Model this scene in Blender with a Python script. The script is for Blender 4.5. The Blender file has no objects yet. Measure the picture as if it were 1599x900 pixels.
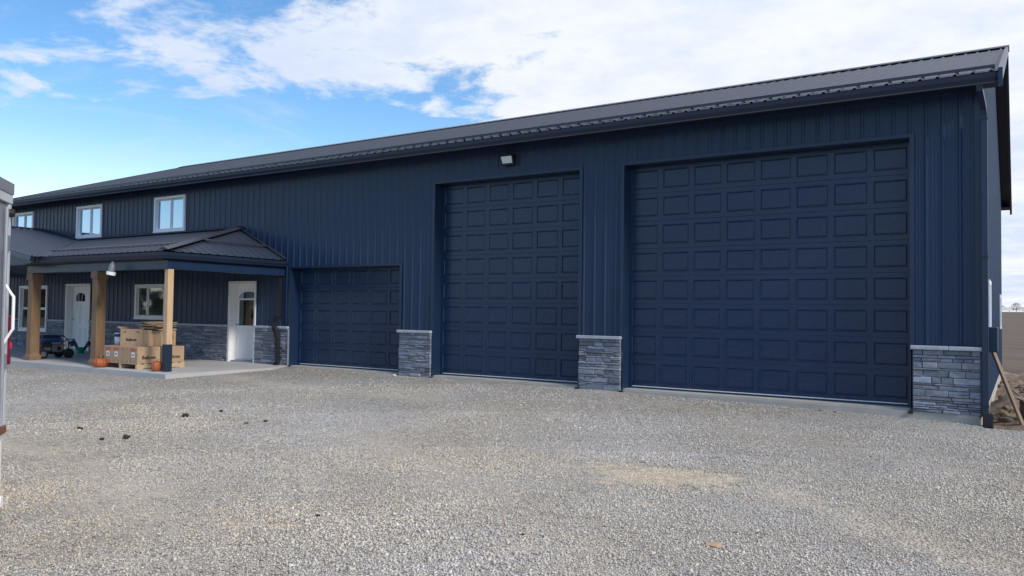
import bpy, bmesh, math, random
import numpy as np
from mathutils import Vector, Matrix
random.seed(7); rng = np.random.default_rng(11)
S = bpy.context.scene
COL = S.collection
R = math.radians

# ------------------------------------------------------------------ camera
cam = bpy.data.cameras.new('camera'); camo = bpy.data.objects.new('camera', cam); COL.objects.link(camo)
cam.sensor_width = 36.0; cam.lens = 1227.2/1599*36; cam.clip_start = .05; cam.clip_end = 6000
rt = Vector((0.84016, 0.54216, 0.01365)); up = Vector((0.00587, -0.03426, 0.99940)); fw = Vector((-0.54230, 0.83957, 0.03197))
camo.matrix_world = Matrix(((rt.x, up.x, -fw.x, 1.4157), (rt.y, up.y, -fw.y, -13.6302), (rt.z, up.z, -fw.z, 1.3874), (0, 0, 0, 1)))
S.camera = camo
CAM = Vector((1.4157, -13.6302, 1.3874))

# ------------------------------------------------------------------ light
S.view_settings.view_transform = 'Standard'; S.view_settings.look = 'None'
S.view_settings.exposure = 0.35; S.view_settings.gamma = 1.0
SUN_EL, SUN_AZ = R(36), R(102)            # azimuth measured from +Y towards +X
sl = bpy.data.lights.new('sun', 'SUN'); sl.energy = 2.2; sl.angle = R(10); sl.color = (1, .95, .88)
so = bpy.data.objects.new('sun', sl); COL.objects.link(so)
sd = Vector((math.sin(SUN_AZ)*math.cos(SUN_EL), math.cos(SUN_AZ)*math.cos(SUN_EL), math.sin(SUN_EL)))
so.rotation_euler = (-sd).to_track_quat('-Z', 'Y').to_euler()

W = bpy.data.worlds.new('World'); S.world = W; W.use_nodes = True
nt = W.node_tree; N = nt.nodes; L = nt.links; N.clear()
def nd(t, **k):
    n = N.new(t)
    for a, b in k.items(): setattr(n, a, b)
    return n
def mth(op, a, b=None, c=None, clamp=False):
    n = nd('ShaderNodeMath', operation=op); n.use_clamp = clamp
    for i, v in enumerate((a, b, c)):
        if v is None: continue
        if isinstance(v, (int, float)): n.inputs[i].default_value = v
        else: L.new(v, n.inputs[i])
    return n.outputs[0]
def sstep(v, a, b):
    n = nd('ShaderNodeMapRange', interpolation_type='SMOOTHSTEP'); L.new(v, n.inputs[0])
    n.inputs[1].default_value = a; n.inputs[2].default_value = b
    return n.outputs[0]
out = nd('ShaderNodeOutputWorld'); bg = nd('ShaderNodeBackground'); bgc = nd('ShaderNodeBackground'); mixs = nd('ShaderNodeMixShader')
sky = nd('ShaderNodeTexSky', sky_type='NISHITA'); sky.sun_disc = False; sky.sun_elevation = SUN_EL; sky.sun_rotation = SUN_AZ
sky.air_density = 1.0; sky.dust_density = .3; sky.ozone_density = 2.0; sky.altitude = 200
tc = nd('ShaderNodeTexCoord'); sep = nd('ShaderNodeSeparateXYZ'); L.new(tc.outputs['Generated'], sep.inputs[0])
dx, dy, dz = sep.outputs
zz = mth('ADD', mth('MAXIMUM', dz, 0.0), .1)
qx = mth('DIVIDE', dx, zz); qy = mth('DIVIDE', dy, zz)
comb = nd('ShaderNodeCombineXYZ'); L.new(qx, comb.inputs[0]); L.new(qy, comb.inputs[1]); comb.inputs[2].default_value = 3.7
def noise(scale, detail, rough, vec=None, dist=0.0):
    n = nd('ShaderNodeTexNoise'); n.inputs['Scale'].default_value = scale; n.inputs['Detail'].default_value = detail
    n.inputs['Roughness'].default_value = rough; n.inputs['Distortion'].default_value = dist
    L.new(vec or comb.outputs[0], n.inputs['Vector']); return n.outputs[0]
n1 = noise(2.1, 9, .62, dist=.25); n2 = noise(.9, 4, .5); n3 = noise(5.5, 7, .65, dist=.3)
# a cloud bank thickening towards the east, broken towards the west
bank = sstep(qx, -2.95, -.35)
def blob(x, y, rx, ry):
    a = mth('DIVIDE', mth('SUBTRACT', qx, x), rx); b = mth('DIVIDE', mth('SUBTRACT', qy, y), ry)
    return mth('EXPONENT', mth('MULTIPLY', mth('ADD', mth('MULTIPLY', a, a), mth('MULTIPLY', b, b)), -1.0))
field_ = mth('ADD', mth('ADD', mth('MULTIPLY', n1, .9), mth('MULTIPLY', n2, .25)), mth('MULTIPLY', n3, .34))
cov = mth('ADD', field_, mth('MULTIPLY', bank, .42))
cov = mth('ADD', cov, mth('MULTIPLY', blob(-2.62, 1.22, .5, .3), .10))
cov = mth('SUBTRACT', cov, mth('MULTIPLY', blob(-3.0, 2.3, .9, .7), .2))
cov = mth('SUBTRACT', cov, mth('MULTIPLY', blob(-1.60, 1.22, .25, .10), .14))
cov = mth('SUBTRACT', cov, mth('MULTIPLY', sstep(mth('MULTIPLY', dy, -1.0), -.1, .5), .34))     # open blue sky to the south
cov = mth('SUBTRACT', cov, mth('MULTIPLY', blob(-2.05, .95, .35, .12), .13))
mask = sstep(cov, .83, .99)
horizon = mth('SUBTRACT', 1.0, sstep(dz, -.02, .3))
wisp = sstep(noise(1.5, 8, .7, dist=.8), .5, .78)
mask = mth('MAXIMUM', mask, mth('MULTIPLY', wisp, .32))
mask = mth('MAXIMUM', mask, mth('MULTIPLY', horizon, mth('MULTIPLY', sstep(qx, -2.6, -.6), .8)))
cr = nd('ShaderNodeMix', data_type='RGBA'); shade = sstep(mth('ADD', mth('ADD', mth('MULTIPLY', n2, .55), mth('MULTIPLY', n1, .45)), mth('MULTIPLY', n3, .3)), .5, .82)
L.new(shade, cr.inputs[0]); cr.inputs[6].default_value = (.94, .97, 1.0, 1); cr.inputs[7].default_value = (.66, .76, .97, 1)
L.new(cr.outputs[2], bgc.inputs[0]); bgc.inputs[1].default_value = .80
# clear sky: saturation lift of the physical sky
hs = nd('ShaderNodeHueSaturation'); L.new(mth('ADD', mth('MULTIPLY', sstep(dz, .0, .24), .66), .58), hs.inputs['Saturation']); hs.inputs['Value'].default_value = 1.0
L.new(sky.outputs[0], hs.inputs['Color']); L.new(hs.outputs[0], bg.inputs[0]); bg.inputs[1].default_value = .138
L.new(mask, mixs.inputs[0]); L.new(bg.outputs[0], mixs.inputs[1]); L.new(bgc.outputs[0], mixs.inputs[2]); L.new(mixs.outputs[0], out.inputs[0])

# ------------------------------------------------------------------ materials
def mat(name, col, rough=.5, var=.12, scale=6.0, bump=0.0, bscale=40.0, spec=.5, metal=0.0, col2=None, stretch=(1, 1, 1), attr=None, coat=0, dents=0.0):
    m = bpy.data.materials.new(name); m.use_nodes = True
    t = m.node_tree; n = t.nodes; l = t.links
    b = n['Principled BSDF']; b.inputs['Roughness'].default_value = rough; b.inputs['Metallic'].default_value = metal
    b.inputs['Specular IOR Level'].default_value = spec; b.inputs['Coat Weight'].default_value = coat
    co = n.new('ShaderNodeTexCoord'); mp = n.new('ShaderNodeMapping'); mp.inputs['Scale'].default_value = stretch
    l.new(co.outputs['Object'], mp.inputs[0])
    no = n.new('ShaderNodeTexNoise'); no.inputs['Scale'].default_value = scale; no.inputs['Detail'].default_value = 6; no.inputs['Roughness'].default_value = .6
    l.new(mp.outputs[0], no.inputs[0])
    mx = n.new('ShaderNodeMix'); mx.data_type = 'RGBA'
    rp = n.new('ShaderNodeMapRange'); rp.inputs[1].default_value = .3; rp.inputs[2].default_value = .7; l.new(no.outputs[0], rp.inputs[0]); l.new(rp.outputs[0], mx.inputs[0])
    c2 = col2 or tuple(c*(1+var) for c in col); c1 = col if col2 else tuple(c*(1-var) for c in col)
    mx.inputs[6].default_value = (*c1, 1); mx.inputs[7].default_value = (*c2, 1)
    cout = mx.outputs[2]
    if attr:
        a = n.new('ShaderNodeAttribute'); a.attribute_name = attr
        mm = n.new('ShaderNodeMix'); mm.data_type = 'RGBA'; mm.blend_type = 'MULTIPLY'; mm.inputs[0].default_value = 1
        l.new(cout, mm.inputs[6]); l.new(a.outputs['Color'], mm.inputs[7]); cout = mm.outputs[2]
    l.new(cout, b.inputs['Base Color'])
    # roughness wear
    rr = n.new('ShaderNodeMapRange'); rr.inputs[3].default_value = max(0, rough-.06); rr.inputs[4].default_value = min(1, rough+.06)
    l.new(no.outputs[0], rr.inputs[0]); l.new(rr.outputs[0], b.inputs['Roughness'])
    nrm = None
    if dents:
        d = n.new('ShaderNodeTexNoise'); d.inputs['Scale'].default_value = 1.3; d.inputs['Detail'].default_value = 2; l.new(co.outputs['Object'], d.inputs[0])
        bp = n.new('ShaderNodeBump'); bp.inputs['Strength'].default_value = 1; bp.inputs['Distance'].default_value = dents; l.new(d.outputs[0], bp.inputs['Height']); nrm = bp.outputs[0]
    if bump:
        d = n.new('ShaderNodeTexNoise'); d.inputs['Scale'].default_value = bscale; d.inputs['Detail'].default_value = 6; l.new(mp.outputs[0], d.inputs[0])
        bp = n.new('ShaderNodeBump'); bp.inputs['Strength'].default_value = 1; bp.inputs['Distance'].default_value = bump; l.new(d.outputs[0], bp.inputs['Height'])
        if nrm: l.new(nrm, bp.inputs['Normal'])
        nrm = bp.outputs[0]
    if nrm: l.new(nrm, b.inputs['Normal'])
    return m
NAVY = (.015, .037, .084)
M = dict(
 siding=mat('navy_siding', NAVY, .36, .10, 1.5, spec=.36, dents=.005, stretch=(1, 1, .25)),
 trim=mat('navy_trim', (.012, .029, .068), .34, .08, 3, dents=.003),
 gutter=mat('navy_gutter', (.009, .020, .046), .5, .08, 2, dents=.003),
 door=mat('navy_door', (.012, .032, .080), .27, .08, 2.5, bump=.0003, bscale=220, stretch=(1, 1, 6), dents=.003, spec=.45),
 roof=mat('charcoal_roof', (.026, .036, .060), .5, .08, 1.2, dents=.005),
 roofdark=mat('charcoal_roof_trim', (.035, .038, .055), .4, .08, 3),
 lip=mat('gutter_lip_highlight', (.07, .08, .10), .3, .08, 2),  # paler than the gutter: highlight of its lower edge put into the colour
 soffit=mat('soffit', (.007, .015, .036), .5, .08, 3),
 stone=mat('ledge_stone', (.225, .242, .285), .75, .25, 9, bump=.006, bscale=38, attr='tint', stretch=(1, 1, 2.2)),
 mortar=mat('dark_mortar', (.10, .11, .13), .9, .2, 20, bump=.004),
 cap=mat('cap_stone', (.42, .45, .50), .75, .14, 12, bump=.004, bscale=60),
 stone_trim=mat('stone_edge_trim', (.2, .215, .25), .7, .14, 12),
 concrete=mat('concrete', (.42, .40, .36), .85, .12, 2.2, bump=.002, bscale=60),
 slab=mat('slab_concrete', (.46, .45, .44), .8, .10, 1.3, bump=.001, bscale=80),
 white=mat('white_vinyl', (.86, .87, .88), .35, .04, 5),
 doorwhite=mat('white_door_paint', (.86, .88, .90), .4, .04, 3),
 jamb=mat('white_jamb', (.84, .83, .80), .5, .05, 4),
 cedar=mat('wrapped_cedar_post', (.165, .096, .047), .6, .25, 5, bump=.0015, bscale=25, stretch=(6, 6, .5), col2=(.25, .155, .083)),
 pine=mat('bare_timber_post', (.50, .32, .17), .65, .2, 5, bump=.0015, bscale=25, stretch=(8, 8, .4), col2=(.66, .47, .28)),
 lumber=mat('weathered_lumber', (.17, .125, .09), .75, .2, 5, bump=.002, bscale=30, stretch=(6, 6, .6), col2=(.28, .21, .15)),
 pallet=mat('pallet_wood', (.50, .37, .23), .75, .2, 7, bump=.002, bscale=30, stretch=(1, 6, 4)),
 card=mat('cardboard', (.42, .285, .175), .8, .08, 4, bump=.0006, bscale=50, stretch=(1, 1, .4)),
 card2=mat('pale_cardboard', (.56, .42, .29), .8, .08, 4),
 carddark=mat('cardboard_inside', (.22, .13, .075), .85, .1, 4),
 ink=mat('black_print', (.03, .022, .02), .7, .1, 10),
 red=mat('red_print', (.55, .12, .08), .7, .1, 10),
 label=mat('paper_label', (.78, .78, .78), .6, .04, 10),
 black=mat('black_rubber', (.012, .012, .014), .6, .2, 10),
 blackmetal=mat('black_metal', (.016, .017, .022), .4, .2, 10),
 bluepaint=mat('blue_enamel', (.02, .06, .20), .35, .15, 6),
 steel=mat('cast_engine_metal', (.30, .29, .26), .45, .3, 12, metal=.6),
 orange=mat('orange_plastic', (.55, .16, .06), .45, .1, 8),
 pumpkin=mat('pumpkin_skin', (.33, .085, .022), .5, .2, 5, bump=.001, bscale=30, stretch=(1, 1, .3)),
 stem=mat('pumpkin_stem', (.35, .28, .15), .8, .3, 20, bump=.003),
 green=mat('green_plastic', (.01, .27, .17), .4, .08, 8),
 greywhite=mat('lamp_grey', (.15, .16, .18), .4, .08, 8),
 lens=mat('lamp_lens', (.72, .78, .80), .2, .06, 20, spec=.6),
 trailer=mat('trailer_paint', (.62, .64, .68), .4, .08, 2),
 trailgrey=mat('trailer_aluminium', (.36, .38, .42), .4, .15, 4, metal=.4),
 rust=mat('rusted_steel', (.16, .07, .04), .8, .4, 14, bump=.003),
 taillight=mat('tail_light_red', (.13, .006, .03), .25, .1, 10),
 reflector=mat('tail_reflector', (.6, .02, .08), .2, .1, 10),
 dirt=mat('bare_dirt', (.13, .092, .063), .95, .3, 2.5, bump=.06, bscale=9, col2=(.25, .19, .14)),
 clod=mat('dark_clod', (.03, .026, .024), .9, .3, 20, bump=.01),
 leaf=mat('dry_leaf', (.45, .30, .20), .8, .2, 20),
 bark=mat('bare_twigs', (.17, .145, .15), .9, .2, 5),
 wood_far=mat('far_wood', (.045, .05, .035), .95, .4, 1),
)
def glass(name, tint, refl, body):
    m = bpy.data.materials.new(name); m.use_nodes = True; t = m.node_tree; n = t.nodes; l = t.links
    n.remove(n['Principled BSDF']); o = n['Material Output']
    g = n.new('ShaderNodeBsdfGlossy'); g.inputs['Roughness'].default_value = .03; g.inputs['Color'].default_value = (*tint, 1)
    d = n.new('ShaderNodeBsdfDiffuse'); d.inputs['Color'].default_value = (*body, 1)
    fr = n.new('ShaderNodeFresnel'); fr.inputs[0].default_value = 1.5
    a = n.new('ShaderNodeMath'); a.operation = 'MULTIPLY_ADD'; a.inputs[1].default_value = 1.0; a.inputs[2].default_value = refl; a.use_clamp = True; l.new(fr.outputs[0], a.inputs[0])
    co = n.new('ShaderNodeTexCoord'); ns = n.new('ShaderNodeTexNoise'); ns.inputs['Scale'].default_value = 1.2; l.new(co.outputs['Object'], ns.inputs[0])
    bp = n.new('ShaderNodeBump'); bp.inputs['Distance'].default_value = .0012; l.new(ns.outputs[0], bp.inputs['Height']); l.new(bp.outputs[0], g.inputs['Normal'])
    mx = n.new('ShaderNodeMixShader'); l.new(a.outputs[0], mx.inputs[0]); l.new(d.outputs[0], mx.inputs[1]); l.new(g.outputs[0], mx.inputs[2]); l.new(mx.outputs[0], o.inputs[0])
    return m
M['glass_up'] = glass('coated_glass_sky_tint', (.62, .82, 1.0), .55, (.06, .12, .2))  # reflective coating; blue of the mirrored sky is put into the tint
M['glass_low'] = glass('clear_window_glass', (.85, .92, .95), .12, (.02, .025, .028))

# ------------------------------------------------------------------ helpers
class MB:
    def __init__(s): s.v = []; s.f = []
    def add(s, vs, fs):
        o = len(s.v); s.v += [tuple(x) for x in vs]; s.f += [tuple(i+o for i in f) for f in fs]; return s
    def box(s, a, b, jit=0.0):
        x0, y0, z0 = a; x1, y1, z1 = b
        vs = [(x0, y0, z0), (x1, y0, z0), (x1, y1, z0), (x0, y1, z0), (x0, y0, z1), (x1, y0, z1), (x1, y1, z1), (x0, y1, z1)]
        if jit: vs = [tuple(c+random.uniform(-jit, jit) for c in v) for v in vs]
        return s.add(vs, [(0, 3, 2, 1), (4, 5, 6, 7), (0, 1, 5, 4), (1, 2, 6, 5), (2, 3, 7, 6), (3, 0, 4, 7)])
    def bbox(s, a, b, c=.01):
        """box with chamfered edges"""
        bm = bmesh.new(); bmesh.ops.create_cube(bm, size=1)
        sz = [abs(b[i]-a[i]) for i in range(3)]; ce = [(a[i]+b[i])/2 for i in range(3)]
        for v in bm.verts: v.co = Vector([v.co[i]*sz[i]+ce[i] for i in range(3)])
        bmesh.ops.bevel(bm, geom=list(bm.edges), offset=min(c, min(sz)*.45), segments=1, affect='EDGES', profile=.5)
        bm.verts.index_update(); vs = [tuple(v.co) for v in bm.verts]; fs = [[v.index for v in f.verts] for f in bm.faces]; bm.free()
        return s.add(vs, fs)
    def prism(s, poly, axis, a, b):
        """extrude 2-D polygon along axis 'x','y','z' from a to b"""
        def P(u, w, t): return {'x': (t, u, w), 'y': (u, t, w), 'z': (u, w, t)}[axis]
        n = len(poly); vs = [P(u, w, a) for u, w in poly]+[P(u, w, b) for u, w in poly]
        fs = [tuple(range(n)), tuple(range(2*n-1, n-1, -1))]+[(i, i+n, (i+1) % n+n, (i+1) % n) for i in range(n)]
        return s.add(vs, fs)
    def tube(s, pts, r, n=8, cap=True):
        pts = [Vector(p) for p in pts]; rs = r if isinstance(r, (list, tuple)) else [r]*len(pts)
        vs = []; fs = []
        ref = Vector((0, 0, 1))
        for i, p in enumerate(pts):
            d = (pts[min(i+1, len(pts)-1)]-pts[max(i-1, 0)]).normalized()
            q = ref if abs(d.dot(ref)) < .95 else Vector((1, 0, 0))
            a = d.cross(q).normalized(); b = d.cross(a)
            for k in range(n):
                t = 2*math.pi*k/n; vs.append(p+(a*math.cos(t)+b*math.sin(t))*rs[i])
        for i in range(len(pts)-1):
            for k in range(n): fs.append((i*n+k, i*n+(k+1) % n, (i+1)*n+(k+1) % n, (i+1)*n+k))
        if cap: fs += [tuple(range(n-1, -1, -1)), tuple(range((len(pts)-1)*n, len(pts)*n))]
        return s.add(vs, fs)
    def rect_tube(s, pts, w, d):
        """rectangular duct through points lying in a Y-Z / X-Z path; w along X, d across"""
        vs = []; fs = []; pts = [Vector(p) for p in pts]
        for i, p in enumerate(pts):
            t = (pts[min(i+1, len(pts)-1)]-pts[max(i-1, 0)]).normalized()
            xa = Vector((1, 0, 0)); xa = (xa-t*xa.dot(t)).normalized(); ya = t.cross(xa)
            for a, b in ((-1, -1), (1, -1), (1, 1), (-1, 1)): vs.append(p+xa*a*w/2+ya*b*d/2)
        for i in range(len(pts)-1):
            for k in range(4): fs.append((i*4+k, i*4+(k+1) % 4, i*4+4+(k+1) % 4, i*4+4+k))
        fs += [(3, 2, 1, 0), tuple(range(len(vs)-4, len(vs)))]
        return s.add(vs, fs)
    def lathe(s, prof, c, n=16, fn=None):
        vs = []; fs = []
        for r, z in prof:
            for k in range(n):
                t = 2*math.pi*k/n; rr = r*(fn(t) if fn else 1); vs.append((c[0]+rr*math.cos(t), c[1]+rr*math.sin(t), c[2]+z))
        m = len(prof)
        for i in range(m-1):
            for k in range(n): fs.append((i*n+k, i*n+(k+1) % n, (i+1)*n+(k+1) % n, (i+1)*n+k))
        fs += [tuple(range(n-1, -1, -1)), tuple(range((m-1)*n, m*n))]
        return s.add(vs, fs)
    def xf(s, mtx):
        s.v = [tuple(mtx @ Vector(v)) for v in s.v]; return s
    def build(s, name, material, parent=None, loc=None, smooth=False, label=None, kind=None):
        me = bpy.data.meshes.new(name); me.from_pydata(s.v, [], s.f)
        bm = bmesh.new(); bm.from_mesh(me); bmesh.ops.recalc_face_normals(bm, faces=bm.faces); bm.to_mesh(me); bm.free()
        me.materials.append(M[material] if isinstance(material, str) else material)
        if smooth: me.polygons.foreach_set('use_smooth', [True]*len(me.polygons))
        o = bpy.data.objects.new(name, me); COL.objects.link(o)
        if parent: o.parent = parent
        if loc: o.location = loc
        if label: o['label'] = label
        if kind: o['kind'] = kind
        return o
def thing(name, label, cat, loc=(0, 0, 0), rz=0.0, group=None):
    o = bpy.data.objects.new(name, None); COL.objects.link(o); o.location = loc; o.rotation_euler = (0, 0, rz)
    o['label'] = label; o['category'] = cat
    if group: o['group'] = group
    return o
def tag(o, label, cat, group=None):
    o['label'] = label; o['category'] = cat
    if group: o['group'] = group
    return o

# ------------------------------------------------------------------ ground
GX = [-40, -29, -20, -14.6, -13.9, -13, -5, -2, .5, 1.2, 8]; GZ = [-.055, -.055, -.055, -.05, -.025, -.035, -.065, -.105, -.16, -.18, -.18]
def gz(x, y):
    near = np.interp(x, GX, GZ); t = np.clip((-y)/5.0, 0, 1)
    return near*(1-t)+(-.14)*t
PATCH = [(-1.45, -6.45, .72, .52, .30, 1.2), (-2.35, -6.45, .7, .25, .1, .4), (-1.17, -9.1, .45, .20, .6, .55), (-3.0, -9.83, .50, .13, .35, .6), (-2.35, -8.5, .75, .16, .3, .45),
         (-.5, -5.4, .8, .22, .1, .35), (.35, -7.0, .5, .2, .2, .3), (.9, -6.9, .5, .15, .2, .4), (-6.2, -6.6, 1.3, .35, .2, .3), (-8.5, -6.0, 2.0, .4, .2, .25), (-4.5, -5.2, 1.6, .4, .3, .2)]
def vnoise(x, y, s, seed):
    """cheap value noise"""
    r = np.random.default_rng(seed).random((256, 256)); X = x/s+900; Y = y/s+900
    i = np.floor(X).astype(int); j = np.floor(Y).astype(int); u = X-i; v = Y-j; u = u*u*(3-2*u); v = v*v*(3-2*v)
    g = lambda a, b: r[a % 256, b % 256]
    return (g(i, j)*(1-u)+g(i+1, j)*u)*(1-v)+(g(i, j+1)*(1-u)+g(i+1, j+1)*u)*v
def wear(x, y):
    w = np.zeros_like(x)
    ww = (vnoise(x, y, .22, 5)-.5)*.9+(vnoise(x, y, .07, 6)-.5)*.7
    for cx, cy, a, b, ang, k in PATCH:
        c, s = math.cos(ang+.2), math.sin(ang+.2); u = ((x-cx)*c+(y-cy)*s)/a; v = (-(x-cx)*s+(y-cy)*c)/b
        w = np.maximum(w, np.minimum(1, k)*np.clip((1.05*min(1.2, k+.2)-np.sqrt(u*u+v*v)+ww*.9)*1.9, 0, 1))
    # faint wheel tracks sweeping to the doors
    tr = np.abs(((y+.42*x+11.5+1.2*np.sin(x*.35)) % 3.1)-1.55)
    w = np.maximum(w, .5*np.clip(1-tr/.5+ww*1.3, 0, 1)*np.clip((vnoise(x, y, 2.4, 9)-.35)*2.2, 0, 1))
    return w
def grid_mesh(name, xs, ys, zf, material, attrs=None):
    X, Y = np.meshgrid(xs, ys); Z = zf(X, Y); nx, ny = len(xs), len(ys)
    v = np.stack([X, Y, Z], -1).reshape(-1, 3)
    i = np.arange((ny-1)*(nx-1)); r = i//(nx-1); c = i % (nx-1); a = r*nx+c
    f = np.stack([a, a+1, a+nx+1, a+nx], -1)
    me = bpy.data.meshes.new(name); me.vertices.add(len(v)); me.vertices.foreach_set('co', v.ravel())
    me.loops.add(f.size); me.loops.foreach_set('vertex_index', f.ravel()); me.polygons.add(len(f))
    me.polygons.foreach_set('loop_start', np.arange(len(f))*4); me.polygons.foreach_set('loop_total', np.full(len(f), 4)); me.polygons.foreach_set('use_smooth', np.ones(len(f), bool)); me.update()
    if attrs:
        for k, fn in attrs.items():
            at = me.attributes.new(k, 'FLOAT', 'POINT'); at.data.foreach_set('value', fn(X, Y).ravel().astype(np.float32))
    me.materials.append(material); o = bpy.data.objects.new(name, me); COL.objects.link(o); o['kind'] = 'structure'; return o

def gravel_material():
    m = bpy.data.materials.new('gravel_bed'); m.use_nodes = True; t = m.node_tree; n = t.nodes; l = t.links; b = n['Principled BSDF']; b.inputs['Roughness'].default_value = .9; b.inputs['Specular IOR Level'].default_value = .25
    co = n.new('ShaderNodeTexCoord')
    vo = n.new('ShaderNodeTexVoronoi'); vo.inputs['Scale'].default_value = 42; l.new(co.outputs['Object'], vo.inputs['Vector'])
    v2 = n.new('ShaderNodeTexVoronoi'); v2.inputs['Scale'].default_value = 95; l.new(co.outputs['Object'], v2.inputs['Vector'])
    sp = n.new('ShaderNodeSeparateColor'); l.new(vo.outputs['Color'], sp.inputs[0])
    r1 = n.new('ShaderNodeValToRGB'); e = r1.color_ramp.elements; e[0].position = 0; e[0].color = (.20, .185, .165, 1); e[1].position = 1; e[1].color = (.52, .51, .49, 1)
    for p, c in ((.25, (.40, .38, .345, 1)), (.55, (.47, .455, .43, 1)), (.8, (.54, .50, .43, 1))): k = e.new(p); k.color = c
    l.new(sp.outputs[0], r1.inputs[0])
    s2 = n.new('ShaderNodeSeparateColor'); l.new(v2.outputs['Color'], s2.inputs[0])
    mm = n.new('ShaderNodeMix'); mm.data_type = 'RGBA'; mm.blend_type = 'MULTIPLY'; mm.inputs[0].default_value = .4; l.new(r1.outputs[0], mm.inputs[6]); l.new(s2.outputs[0], mm.inputs[7])
    sand = n.new('ShaderNodeTexNoise'); sand.inputs['Scale'].default_value = 14; sand.inputs['Detail'].default_value = 8; l.new(co.outputs['Object'], sand.inputs[0])
    sr = n.new('ShaderNodeValToRGB'); q = sr.color_ramp.elements; q[0].position = .3; q[0].color = (.46, .385, .295, 1); q[1].position = .7; q[1].color = (.74, .65, .53, 1); l.new(sand.outputs[0], sr.inputs[0])
    at = n.new('ShaderNodeAttribute'); at.attribute_name = 'wear'
    mx = n.new('ShaderNodeMix'); mx.data_type = 'RGBA'; l.new(at.outputs['Fac'], mx.inputs[0]); l.new(mm.outputs[2], mx.inputs[6]); l.new(sr.outputs[0], mx.inputs[7])
    big = n.new('ShaderNodeTexNoise'); big.inputs['Scale'].default_value = .45; big.inputs['Detail'].default_value = 5; l.new(co.outputs['Object'], big.inputs[0])
    br = n.new('ShaderNodeValToRGB'); g = br.color_ramp.elements; g[0].position = .38; g[0].color = (.92, .88, .82, 1); g[1].position = .65; g[1].color = (1.05, 1.06, 1.10, 1); l.new(big.outputs[0], br.inputs[0])
    m3 = n.new('ShaderNodeMix'); m3.data_type = 'RGBA'; m3.blend_type = 'MULTIPLY'; m3.inputs[0].default_value = 1; l.new(mx.outputs[2], m3.inputs[6]); l.new(br.outputs[0], m3.inputs[7])
    l.new(m3.outputs[2], b.inputs['Base Color'])
    bp = n.new('ShaderNodeBump'); bp.inputs['Distance'].default_value = .02; bp.inputs['Strength'].default_value = 1; bp.invert = True; l.new(vo.outputs['Distance'], bp.inputs['Height']); l.new(bp.outputs[0], b.inputs['Normal'])
    return m
xs = np.unique(np.concatenate([np.linspace(-60, -22, 14), np.linspace(-22, -9, 110), np.linspace(-9, 2.4, 190), np.linspace(2.4, 30, 12)]))
ys = np.unique(np.concatenate([np.linspace(-60, -13, 14), np.linspace(-13, -.34, 240)]))
def yard_z(x, y):
    z = gz(x, y)+.012*(vnoise(x, y, .9, 3)-.5)+.05*(vnoise(x, y, 3.1, 4)-.5)*np.clip(-y-1, 0, 1)-.02*wear(x, y)
    return z
grid_mesh('ground', xs, ys, yard_z, gravel_material(), {'wear': wear})
# strip between the yard and the foundation
grid_mesh('ground', np.linspace(-31, .95, 200), np.linspace(-.34, .05, 8), yard_z, bpy.data.materials['gravel_bed'], {'wear': wear})

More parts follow.
